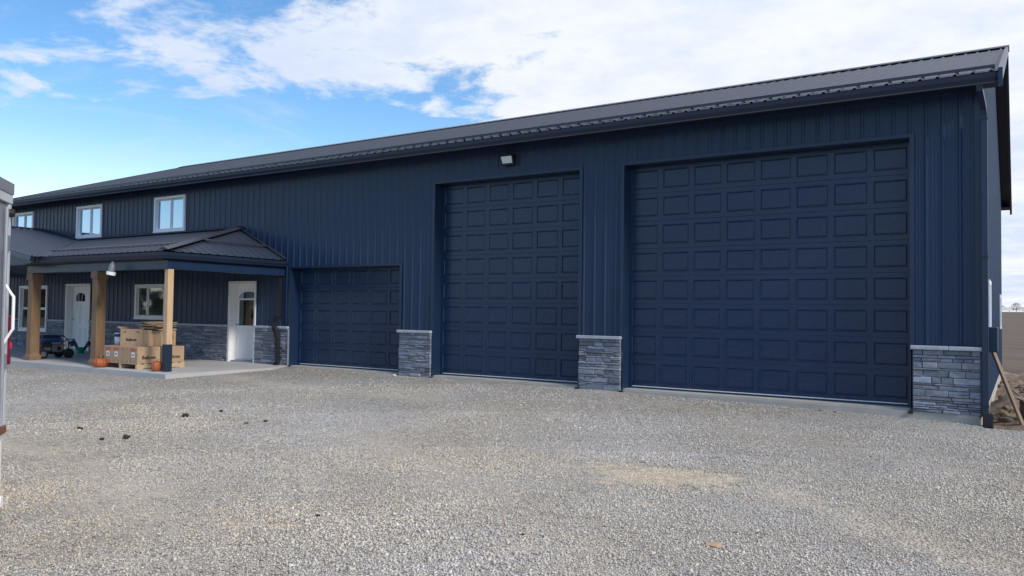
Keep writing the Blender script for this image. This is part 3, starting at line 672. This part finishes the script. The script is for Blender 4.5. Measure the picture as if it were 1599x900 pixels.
# porch eave: gutters, fascia, beams, ceiling
MB().prism(gutter_prof(PE+.03, PZ-.165), 'x', VX1-.12, PXR+.05).build('porch_gutter', 'gutter', B)
gp = [(-a, b) for a, b in gutter_prof(0, 0)]
MB().prism([(PXR-.03+a, PZ-.165+b) for a, b in gp], 'y', PE-.08, -.03).build('porch_gutter', 'gutter', B)
MB().box((VX1-.1, PE+.032, PZ-.18), (PXR-.03, PE+.06, PZ-.02)).box((PXR-.06, PE+.0605, PZ-.18), (PXR-.031, -.03, PZ-.02)).build('porch_fascia', 'trim', B)
MB().box((-20.30, -3.30, 2.255), (-14.24, -3.10, 2.45)).build('porch_beam', 'trim', B)
MB().box((-14.42, -3.098, 2.255), (-14.24, -.03, 2.45)).build('porch_beam', 'trim', B)
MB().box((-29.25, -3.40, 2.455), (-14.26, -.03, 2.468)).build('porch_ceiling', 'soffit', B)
# gable front infill, raised to the left over a timber lintel
MB().prism([(VX1-.03, PZ-.02), (VX1-.12, PZ-.16), (-19.75, 2.445), (-20.50, 2.445), (-20.50, 2.655), (-29.5, 2.655), (-29.5, GZr-GS*3.3-.05), (GR, GZr-.03)], 'y', -3.66, -3.62).build('gable_board', 'siding', B)
MB().prism([(VX1+.03, PZ+.02), (GR, GZr+.02), (GR, GZr-.13), (VX1-.05, PZ-.12)], 'y', GF-.015, GF+.03).build('rake_trim', 'trim', B)
MB().box((-29.4, -3.66, 2.56), (-20.503, -3.48, 2.653)).build('timber_lintel', 'pine', B)
# posts
def post(x, y, w, name, material, wrapped):
    P = MB().bbox((x-w/2, y-w/2, .0), (x+w/2, y+w/2, 2.254), .006).build(name, material, B)
    if wrapped:
        c = w/2+.03
        MB().bbox((x-c, y-c, 2.08), (x+c, y+c, 2.253), .006).build('post_cap', material, P)
        mb = MB(); c2 = w/2+.035
        mb.lathe([(.001, .001), (c2*1.414, .001), (c2*1.414, .10), (w/2*1.414+.003, .16), (w/2*1.414+.001, .19), (.001, .19)], (0, 0, 0), 4); mb.xf(Matrix.Translation((x, y, 0)) @ Matrix.Rotation(math.pi/4, 4, 'Z')); mb.build('post_base', material, P)
    return P
post(-20.16, -3.17, .225, 'porch_post', 'cedar', True)
post(-17.12, -3.17, .225, 'porch_post', 'cedar', True)
p3 = post(-14.31, -3.20, .138, 'porch_post', 'pine', False); p3['label'] = 'bare pale timber post with a black wrapped foot'
MB().bbox((-14.31-.076, -3.20-.076, .001), (-14.31+.076, -3.20+.076, .60), .006).build('post_sleeve', 'gutter', p3)
# downspouts
MB().rect_tube([(.945, -.53, 4.79), (.95, -.51, 4.72), (.97, -.30, 4.62), (.985, -.14, 4.52), (.992, -.085, 4.42), (.992, -.085, .02), (1.0, -.10, -.16), (1.0, -.13, -.28)], .078, .08).build('downspout', 'trim', B)
mb = MB()
for z in (4.36, 2.30, .1): mb.box((.947, -.135, z), (1.037, -.036, z+.03))
mb.build('downspout_strap', 'gutter', B)
MB().bbox((.952, -.16, -.28), (1.088, -.03, .02), .01).build('downspout_boot', 'blackmetal', B)
MB().rect_tube([(-14.33, -.10, 2.49), (-14.36, -.09, 2.40), (-14.36, -.08, 1.28), (-14.37, -.09, 1.2), (-14.42, -.17, 1.05), (-14.42, -.18, .98), (-14.36, -.15, .78), (-14.33, -.14, .68), (-14.31, -.14, .08), (-14.30, -.20, -.02)], .105, .085).build('downspout', 'blackmetal', B)

# ------------------------------------------------------------------ fixtures
wl = thing('wall_light', 'wedge-shaped black wall floodlight with a pale glass face above the middle garage door', 'wall light', (-7.46, -.02, 4.45)); wl.scale = (.78, .78, .78)
MB().prism([(-.0, 0), (-.0, .25), (-.20, .25), (-.21, .22), (-.12, 0)], 'x', -.19, .19).build('housing', 'blackmetal', wl)
MB().add([(-.165, -.2135, .215), (.165, -.2135, .215), (.150, -.140, .045), (-.150, -.140, .045), (-.165, -.20, .218), (.165, -.20, .218), (.150, -.125, .045), (-.150, -.125, .045)], [(0, 1, 2, 3), (7, 6, 5, 4), (0, 4, 5, 1), (1, 5, 6, 2), (2, 6, 7, 3), (3, 7, 4, 0)]).build('lens', 'lens', wl)
MB().box((-.20, -.225, .251), (.20, .0, .262)).build('visor', 'blackmetal', wl)
mb = MB()
for z in (.05, .2):
    for y in (-.05, -.1): mb.lathe([(.012, 0), (.012, .004)], (0, 0, 0), 6)
sp = thing('porch_spotlight', 'small grey spotlight with a white ring hanging under the porch gutter between two posts', 'spotlight', (-16.02, -3.50, 2.44))
MB().tube([(0, 0, 0), (0, 0, -.05), (.0, -.01, -.09)], .03, 10).build('mount', 'greywhite', sp)
MB().tube([(0, 0, -.04), (0, -.01, -.10), (-.01, -.02, -.22), (-.012, -.024, -.25)], [.04, .068, .075, .078], 14).build('lamp_body', 'greywhite', sp, smooth=True)
MB().tube([(-.010, -.02, -.235), (-.018, -.03, -.31)], [.105, .095], 16).build('ring', 'white', sp)

# ------------------------------------------------------------------ boxes on the pallet
pal = thing('pallet', 'wooden shipping pallet under the stacked cardboard boxes on the porch', 'pallet', (-15.96, -2.70, 0))
PW, PD = 1.36, 1.20
for k in range(7):
    y = -PD/2+k*(PD-.09)/6; MB().box((-PW/2, y, .112), (PW/2, y+.09, .128)).build('deck_board', 'pallet', pal)
for x in (-PW/2, -.03, PW/2-.06):
    MB().prism([(-PD/2, .016), (PD/2, .016), (PD/2, .111), (-PD/2, .111)], 'x', x, x+.06).build('stringer', 'pallet', pal)
    MB().box((x-.01, -PD/2, 0), (x+.07, -PD/2+.14, .0155)).build('foot_board', 'pallet', pal)
    MB().box((x-.01, PD/2-.14, 0), (x+.07, PD/2, .0155)).build('foot_board', 'pallet', pal)
def text_obj(txt, size, material, parent, mtx, name='printed_text', off=.004):
    cu = bpy.data.curves.new('t', 'FONT'); cu.body = txt; cu.size = size; cu.align_x = 'CENTER'; cu.align_y = 'CENTER'; cu.offset = off; cu.extrude = .0008; cu.resolution_u = 2
    t = bpy.data.objects.new('t', cu); COL.objects.link(t); bpy.context.view_layer.update()
    me = bpy.data.meshes.new_from_object(t.evaluated_get(bpy.context.evaluated_depsgraph_get())); bpy.data.objects.remove(t)
    me.materials.clear(); me.materials.append(M[material]); o = bpy.data.objects.new(name, me); COL.objects.link(o); o.parent = parent; o.matrix_local = mtx; return o
FRONT = lambda x, y, z: Matrix.Translation((x, y, z)) @ Matrix.Rotation(math.pi/2, 4, 'X')
RIGHT = lambda x, y, z: Matrix.Translation((x, y, z)) @ Matrix.Rotation(math.pi/2, 4, 'Z') @ Matrix.Rotation(math.pi/2, 4, 'X')
def carton(lab, loc, rz, w, d, h, front=None, side=None, paper=False, opened=False, pale=False, group='cardboard cartons stacked on the porch'):
    t = thing('cardboard_box', lab, 'box', loc, rz, group)
    cm = 'card2' if pale else 'card'; e = .006
    body = MB()
    if opened:
        body.box((-w/2, -d/2, 0), (w/2, d/2, e)).box((-w/2, -d/2, e), (-w/2+e, d/2, h)).box((w/2-e, -d/2, e), (w/2, d/2, h)).box((-w/2+e, -d/2, e), (w/2-e, -d/2+e, h)).box((-w/2+e, d/2-e, e), (w/2-e, d/2, h))
    else: body.bbox((-w/2, -d/2, 0), (w/2, d/2, h), .006)
    body.build('carton', cm, t)
    if opened:
        for sx in (-1, 1): MB().prism([(sx*w/2, h), (sx*(w/2+.10), h+.05), (sx*(w/2+.10), h+.055), (sx*w/2, h+.006)], 'y', -d/2, d/2).build('flap', cm, t)
    else:
        MB().box((-.004, -d/2+.004, h), (.004, d/2-.004, h+.0015)).build('top_seam', 'carddark', t)
    hol = MB()
    for sx in (-1, 1):
        for z in (.045, h-.055):
            hol.tube([(sx*w*.26, -d/2-.0012, z), (sx*w*.26, -d/2+.001, z)], .014, 8)
    hol.build('vent_holes', 'carddark', t)
    hl = MB()
    for sy in (-1, 1):
        for z in (.045, h-.055): hl.tube([(w/2-.001, sy*d*.34, z), (w/2+.0012, sy*d*.34, z)], .014, 8)
    hl.build('vent_holes', 'carddark', t)
    if front:
        text_obj(front, h*.22, 'ink', t, FRONT(-.0, -d/2-.001, h*.36))
        for sx in (-1, 1): MB().bbox((sx*w*.30-.04, -d/2-.0015, h*.78), (sx*w*.30+.04, -d/2+.001, h*.78+.03), .001).build('hand_hole', 'carddark', t)
    if side: text_obj(side, h*.29, 'ink', t, RIGHT(w/2+.001, .0, h*.35))
    if paper:
        MB().box((-w*.22, -d/2-.0016, h*.36), (w*.16, -d/2-.0003, h*.68)).build('shipping_label', 'label', t)
        MB().box((-w*.14, -d/2-.0022, h*.46), (w*.08, -d/2-.0017, h*.56)).build('label_print', 'greywhite', t)
        MB().box((-w*.30, -d/2-.0014, h*.74), (w*.30, -d/2-.0003, h*.90)).build('red_stripe', 'red', t)
    return t
bw, bd, bh = .332, .56, .375; z0 = .128
labs = ['brown carton at the far left end of the bottom row, white label on its end', 'brown carton second from the left in the bottom row, white label under a red mark', 'brown carton third from the left in the bottom row, end without a label', 'right front carton of the bottom row, black print on its side']
for i in range(4): carton(labs[i], (-16.63+.17+i*.338, -3.01, z0), 0, bw, bd, bh, side='Bellows' if i == 3 else None, paper=i != 2)
labs = ['brown carton behind the left end of the bottom row, under the bucket', 'brown carton in the back of the bottom row, second from the left', 'brown carton in the back of the bottom row, second from the right', 'back right carton of the bottom row, mostly behind the bare timber post']
for i in range(4): carton(labs[i], (-16.63+.17+i*.338, -2.39, z0), 0, bw, bd, bh, front=None, side='Bellows' if i == 3 else None)
z1 = z0+bh+.002
carton('large open brown carton on top at the front left, with hand holes and black print', (-16.05, -2.86, z1), R(24), .56, .36, .39, front='Bellows', opened=True)
carton('narrow upright brown carton on the stack just right of the open printed carton', (-15.76, -2.68, z1), R(14), .30, .42, .37)
carton('brown carton on the upper right of the stack, beside the bare post', (-15.50, -2.50, z1), R(10), .30, .42, .36)
carton('pale carton standing just behind the open printed carton', (-16.05, -2.42, z1), R(6), .50, .34, .50, pale=True)
fc = thing('cardboard_sheets', 'pile of flattened and crumpled cardboard lying over the top of the box stack', 'cardboard', (-15.66, -2.56, z1+.385)); fc.scale = (.8, .9, 1.3)
for k in range(4):
    a = R(8+random.uniform(-9, 9)); mb = MB(); w, d = random.uniform(.38, .46), random.uniform(.22, .30); vs = []; 
    nx = 6
    for i in range(nx):
        u = -w+2*w*i/(nx-1); b = random.uniform(-.012, .02)
        vs += [(u, -d, .035*k+b), (u, d, .035*k+b+random.uniform(-.01, .02)), (u, -d, .035*k+b+.012), (u, d, .035*k+b+.022)]
    fs = []
    for i in range(nx-1):
        o = i*4; fs += [(o, o+4, o+5, o+1), (o+2, o+3, o+7, o+6), (o, o+2, o+6, o+4), (o+1, o+5, o+7, o+3)]
    fs += [(0, 1, 3, 2), (nx*4-4, nx*4-2, nx*4-1, nx*4-3)]
    mb.add(vs, fs).xf(Matrix.Rotation(a, 4, 'Z')).build('sheet', 'card' if k % 2 else 'card2' if k == 2 else 'card', fc)
MB().add([(.40, -.12, .02), (.42, .10, .03), (.60, .12, -.16), (.55, -.10, -.20), (.41, -.12, .03), (.43, .10, .04), (.615, .12, -.155), (.565, -.10, -.195)], [(0, 1, 2, 3), (7, 6, 5, 4), (0, 4, 5, 1), (1, 5, 6, 2), (2, 6, 7, 3), (3, 7, 4, 0)]).build('hanging_flap', 'carddark', fc)
bk = thing('bucket', 'white plastic bucket with a dark upper band standing on the left of the box stack', 'bucket', (-16.72, -2.86, z1))
MB().lathe([(.105, 0), (.118, .19), (.112, .19), (.10, .01)], (0, 0, 0), 18).build('pail', 'white', bk, smooth=True)
MB().lathe([(.119, .191), (.126, .265), (.112, .265), (.110, .192)], (0, 0, 0), 18).build('upper_band', 'bluepaint', bk, smooth=True)
MB().lathe([(.131, .266), (.131, .278), (.118, .278), (.118, .266)], (0, 0, 0), 18).build('rim', 'lens', bk)

def pumpkin(lab, x, y, r, h):
    t = thing('pumpkin', lab, 'pumpkin', (x, y, 0), random.random(), 'orange pumpkins on the porch edge')
    prof = [(.30, .02), (.62, .0), (.88, .12), (1.0, .36), (1.0, .55), (.90, .80), (.66, .96), (.35, 1.0), (.12, .93)]
    MB().lathe([(a*r, b*h) for a, b in prof], (0, 0, 0), 60, lambda a: 1-.075*abs(math.cos(a*5))**3*1.0).build('fruit', 'pumpkin', t, smooth=True)
    MB().tube([(0, 0, h*.92), (.004, .0, h*1.08), (.02, .006, h*1.2)], [.024, .016, .018], 7).build('stem', 'stem', t)
pumpkin('wide orange pumpkin beside the wrapped middle porch post', -16.53, -3.43, .158, .215)
pumpkin('smaller orange pumpkin tucked behind the black foot of the bare post', -14.56, -3.28, .118, .225)

# ------------------------------------------------------------------ generator
g = thing('generator', 'black and blue portable generator on wheels behind the left porch post', 'generator', (-20.52, -2.47, 0))
def bar(pts, r=.016): return MB().tube(pts, r, 8)
fr = MB()
for x in (-.27, .10):
    fr.tube([(x, -.36, .14), (x, .34, .14)], .018, 8); fr.tube([(x, -.36, .14), (x, -.36, .54), (x, -.30, .60), (x, .22, .60), (x, .36, .46), (x, .36, .14)], .018, 8)
for y, z in ((-.36, .14), (.36, .14), (-.30, .60), (.22, .60)): fr.tube([(-.27, y, z), (.10, y, z)], .016, 8)
fr.build('frame', 'blackmetal', g)
MB().bbox((-.25, -.30, .43), (.085, .19, .59), .05).build('fuel_tank', 'bluepaint', g)
MB().lathe([(.045, 0), (.045, .03), (.03, .035)], (-.08, -.05, .59), 12).build('tank_cap', 'black', g)
MB().bbox((-.22, -.32, .17), (.09, -.06, .42), .02).build('control_panel', 'blackmetal', g)
MB().box((.0905, -.28, .22), (.094, -.10, .30)).build('socket_plate', 'greywhite', g)
e = MB().bbox((-.20, -.04, .18), (.07, .26, .38), .03); e.tube([(.05, .10, .27), (.11, .10, .27)], [.11, .10], 16); e.build('engine', 'steel', g)
MB().tube([(.111, .10, .27), (.125, .10, .27)], [.06, .05], 14).build('recoil_cover', 'blackmetal', g)
MB().bbox((.06, .17, .33), (.12, .26, .37), .01).build('fuel_valve', 'orange', g)
MB().tube([(.03, .27, .22), (.06, .33, .18), (.06, .35, .26)], .025, 8).build('muffler', 'steel', g)
for y in (-.335, .335):
    for x in (.15, -.36):
        w = MB().tube([(x-.028, y, .13), (x-.022, y, .13), (x+.022, y, .13), (x+.028, y, .13)], [.10, .13, .13, .10], 20).build('wheel', 'black', g)
        MB().tube([(x-.031, y, .13), (x+.031, y, .13)], [.07, .07], 14).build('rim', 'greywhite' if y < 0 else 'blackmetal', w)
MB().tube([(-.27, .36, .40), (-.27, .52, .50), (.10, .52, .50), (.10, .36, .40)], .014, 8).build('handle', 'blackmetal', g)

pt = thing('green_tub', 'small round green plastic tub by the left white entry door', 'tub', (-22.32, -.74, 0))
MB().lathe([(.085, 0), (.098, .17), (.105, .175), (.105, .185), (.092, .185), (.08, .02)], (0, 0, 0), 18).build('tub', 'green', pt, smooth=True)
def boot(lab, loc, rz, tilt):
    t = thing('boot', lab, 'boot', loc, rz, 'dark boots in the green tub'); t.rotation_euler = (0, tilt, rz)
    MB().lathe([(.036, 0), (.040, .12), (.045, .20), (.05, .24), (.03, .28)], (0, 0, 0), 10).build('shaft', 'blackmetal', t, smooth=True)
    MB().bbox((-.03, -.045, .20), (.155, .045, .285), .025).build('foot', 'blackmetal', t)
    MB().bbox((-.045, -.048, .286), (.165, .048, .31), .01).build('sole', 'black', t)
    MB().bbox((.02, -.047, .17), (.05, .047, .199), .006).build('buckle', 'greywhite', t)
boot('dark boot leaning out of the left side of the green tub', (-22.35, -.80, .10), R(205), R(32))
boot('dark boot leaning out of the right side of the green tub beside the middle post', (-22.28, -.68, .10), R(25), R(34))

# ------------------------------------------------------------------ trailer on the left edge
fdir = Vector((.8, -.6, 0)); ang = math.atan2(fdir.y, fdir.x)
tr = thing('enclosed_trailer', 'grey-white enclosed cargo trailer standing at the left edge of the yard', 'trailer', (-5.13, -10.637, -.14), ang); tr.rotation_euler = (0, .015, ang)
# local x: along the rear face away from the visible corner, local -y: towards the trailer body, +y: outwards
TW, TL, TB, TT = 2.05, 4.2, .62, 2.47
MB().bbox((.0, -TL, TB), (TW, -.05, TT-.05), .02).build('body', 'trailer', tr)
MB().box((-.012, -TL-.01, TT-.085), (TW+.012, .012, TT-.0)).build('top_rail', 'trailgrey', tr)
MB().box((-.006, -TL, TT-.155), (TW+.006, .006, TT-.088)).build('roof_band', 'trailer', tr)
for x in (.0, TW-.07):
    MB().bbox((x, -.05, TB), (x+.07, .0, TT-.157), .006).build('corner_post', 'trailer', tr)
for k in range(2):
    x0 = .085+k*(TW-.17)/2; D = MB().bbox((x0, -.049, TB+.05), (x0+(TW-.17)/2-.01, -.012, TT-.17), .008).build('rear_door', 'trailgrey', tr)
    MB().tube([(x0+.12+.64*k, .015, TB+.02), (x0+.12+.64*k, .015, TT-.2)], .014, 8).build('lock_rod', 'trailgrey', D)
    MB().tube([(x0+.12+.64*k, .016, 1.25), (x0+.12+.64*k, .075, 1.36), (x0+.12+.64*k, .075, 1.60), (x0+.12+.64*k, .016, 1.70)], .011, 8).build('grab_handle', 'white', D)
    for z in (1.05, 1.95): MB().bbox((x0-.03 if k == 0 else x0+(TW-.17)/2-.05, -.011, z), (x0+.05 if k == 0 else x0+(TW-.17)/2+.03, .012, z+.12), .004).build('hinge', 'trailgrey', D)
MB().tube([(.05, -.01, 2.24), (.05, .03, 2.24)], [.035, .03], 12).build('marker_lamp', 'black', tr)
for x in (-.022, TW): 
    T = MB().bbox((x, -.10, 1.08), (x+.022, .02, 1.46), .008).build('tail_light', 'taillight', tr)
    MB().bbox((x+.002, -.07, 1.20), (x+.02, .026, 1.25), .004).build('reflector', 'reflector', T)
MB().bbox((.0, -.10, TB-.06), (TW, .01, TB-.001), .006).build('bumper', 'rust', tr)
for x in (.0, TW-.09):
    MB().box((x, -.07, .03), (x+.055, -.02, TB-.061)).prism([(x-.02, .0), (x+.09, .0), (x+.055, .075), (x+.0, .075)], 'y', -.085, .0).build('stabiliser_leg', 'white', tr)
for x in (-.02, TW-.16):
    for y in (-2.5, -1.75):
        w = MB().tube([(x, y, .34), (x+.02, y, .34), (x+.16, y, .34), (x+.18, y, .34)], [.30, .34, .34, .30], 22).build('wheel', 'black', tr)
        MB().tube([(x-.004, y, .34), (x+.184, y, .34)], .2, 16).build('rim', 'trailgrey', w)

# ------------------------------------------------------------------ right-hand clutter
def plank(name, lab, cat, a, b, w, t, material='lumber'):
    a, b = Vector(a), Vector(b); d = b-a; q = d.to_track_quat('Z', 'Y')
    o = MB().bbox((-w/2, -t/2, 0), (w/2, t/2, d.length), .003).build(name, material); o.rotation_mode = 'QUATERNION'; o.rotation_quaternion = q; o.location = a; tag(o, lab, cat); return o
plank('plank', 'long weathered plank leaning on the side wall of the building at the right edge', 'plank', (1.47, 1.15, -.33), (1.04, 1.45, .90), .07, .04)
plank('stick', 'thin wooden stick slanting over the dirt behind the leaning plank', 'stick', (1.75, 2.4, -.20), (1.27, 4.6, .05), .045, .02)
cr = thing('wooden_crate', 'orange-brown wooden crate lying on the dirt at the right edge of the picture', 'crate', (1.69, 1.60, -.24), R(12))
for k in range(3): MB().bbox((-.25, -.20, .02+k*.10), (.25, -.18, .11+k*.10), .003).build('slat', 'pumpkin' if False else 'pine', cr)
for k in range(3): MB().bbox((-.25, .18, .02+k*.10), (.25, .20, .11+k*.10), .003).build('slat', 'pine', cr)
for x in (-.245, .215): MB().bbox((x, -.178, .0), (x+.03, .178, .32), .003).build('end_board', 'rust', cr)
MB().bbox((-.28, -.23, .325), (.28, .23, .35), .003).build('lid_board', 'lumber', cr)
def clod(lab, x, y, s, name='dirt_clod', material='clod', flat=.7, z=None):
    n = 9; mb = MB(); vs = []; 
    bm = bmesh.new(); bmesh.ops.create_icosphere(bm, subdivisions=2, radius=1)
    for v in bm.verts:
        k = random.uniform(.55, 1.15); v.co = Vector((v.co.x*k*1.35, v.co.y*k, v.co.z*k*flat))
    vs = [tuple(v.co*s) for v in bm.verts]; bm.verts.index_update(); fs = [[v.index for v in f.verts] for f in bm.faces]; bm.free()
    s *= .72 if name == 'dirt_clod' else 1
    vs = [tuple(c*(.72 if name == 'dirt_clod' else 1) for c in v) for v in vs]
    zz = float(yard_z(np.array([x]), np.array([y]))[0]) if z is None else z
    o = mb.add(vs, fs).build(name, material, None, (x, y, zz+s*flat*.5)); o.rotation_euler = (0, 0, random.random()*6); return tag(o, lab, 'clod' if name == 'dirt_clod' else name.split('_')[-1], 'dark clods on the gravel' if name == 'dirt_clod' else None)
for lab, x, y, s in (('dark clod, leftmost on the gravel, near the trailer', -8.51, -8.22, .05), ('upright black clod on the gravel, nearest to the trailer post among the dark clods', -7.42, -8.27, .065), ('thin brownish clod just left of the upright black clod', -7.55, -8.49, .04), ('dark clod in the middle of the left gravel, farthest in line with the box pallet', -8.48, -6.76, .075), ('small dark clod at the right end of the dark clods, below the small garage door', -7.23, -6.39, .04), ('dark clod nearest to the porch slab of all clods on the gravel', -8.6, -6.08, .045), ('tiny dark clod just left of the rightmost dark clod', -7.3, -6.66, .03), ('black pebble in the front gravel left of the picture centre', -2.9, -9.52, .025), ('round black pebble in the front gravel below the middle garage door', -1.47, -8.99, .018)): clod(lab, x, y, s)
clod('pale tan leaf lying flat on the gravel in the right foreground', -.30, -8.43, .055, 'dry_leaf', 'leaf', .22)
clod('pale broken concrete lump at the foot of the stone pier beside the small garage door', -10.3, -.28, .06, 'concrete_lump', 'cap', .6)
for i, (x, y) in enumerate(((-1.30, -.16), (-1.08, -.20))): clod(('dark twig-like scrap at the sill of the large garage door, left one', 'dark twig-like scrap at the sill of the large garage door, right one')[i], x, y, .035, 'sill_scrap', 'clod', .25)
for i in range(44):
    x, y = random.uniform(1.05, 1.9), random.uniform(.5, 11); s = random.uniform(.03, .12)
    o = clod('lump of dry brown earth in the rough dirt beside the right wall', x, y, s, 'earth_lump', 'dirt', .7, float(dirt_z(np.array([x]), np.array([y]))[0])-.02); o['group'] = 'earth lumps beside the right wall'

# ------------------------------------------------------------------ far trees
def far_tree(lab, x, y, h, w):
    z = float(field_z(np.array([x]), np.array([y]))[0])
    t = thing('bare_tree', lab, 'tree', (x, y, z), 0, 'bare trees on the horizon')
    MB().tube([(0, 0, -.5), (.05*h, 0, h*.25), (.02*h, 0, h*.6)], [h*.035, h*.028, h*.012], 7).build('trunk', 'bark', t)
    mb = MB()
    for k in range(900):
        a = random.uniform(0, 6.28); r = random.random()**.6; zt = h*(.22+.78*random.random()); q = w*r*math.sin(min(1, (zt/h-.1)*1.05)*math.pi)**.6*random.uniform(.6, 1.0)
        p = Vector((q*math.cos(a), q*math.sin(a), zt)); d = Vector((p.x, p.y, h*.35)).normalized()*h*random.uniform(.05, .13); d += Vector((random.gauss(0, .02*h), random.gauss(0, .02*h), 0)); s = d.cross(Vector((random.gauss(0, 1), random.gauss(0, 1), random.gauss(0, 1)))).normalized()*h*.012
        mb.add([p-s, p+s, p+d], [(0, 1, 2)])
    mb.build('crown', 'bark', t)
random.seed(3)
for i, (dx_, h, w, lab) in enumerate(((-16, 5.5, 6.0, 'low bare tree on the horizon right beside the building corner'), (-5, 7.6, 5.0, 'tallest bare tree on the horizon, between two low spreading ones'), (5, 5.4, 7.5, 'wide low bare tree on the horizon at the right edge of the picture'), (16, 6.2, 6, 'bare tree on the horizon just outside the right edge'), (0, 4.0, 6, 'lowest bare bush-like tree on the horizon, right of the tallest one'), (-10.5, 4.2, 6, 'low spreading bare tree on the horizon between the corner tree and the tallest one'))):
    far_tree(lab, 1.4+dx_*1.0+2.5, 780+i*14, h, w)
# wood beyond the yard behind the viewer, mirrored in the windows and doors
mb = MB()
for k in range(5200):
    a = random.uniform(R(95), R(345)); r = random.uniform(140, 175); h = 9+3*math.sin(a*9)+2*math.sin(a*23)
    zc = random.uniform(0, h); c = Vector((CAM.x+r*math.cos(a), CAM.y+r*math.sin(a)-0, zc-.5)) if math.sin(a) < .05 else None
    if c is None: continue
    u = Vector((random.gauss(0, 1), random.gauss(0, 1), random.gauss(0, 1))).normalized(); v = u.cross(Vector((random.gauss(0, 1), random.gauss(0, 1), random.gauss(0, 1)))).normalized(); s = random.uniform(1.0, 2.2)
    mb.add([c-u*s, c+v*s, c+u*s, c-v*s], [(0, 1, 2, 3)])
o = mb.build('distant_wood', 'wood_far', None, kind='stuff'); o['label'] = 'far-off dark wood beyond the yard behind the viewer'
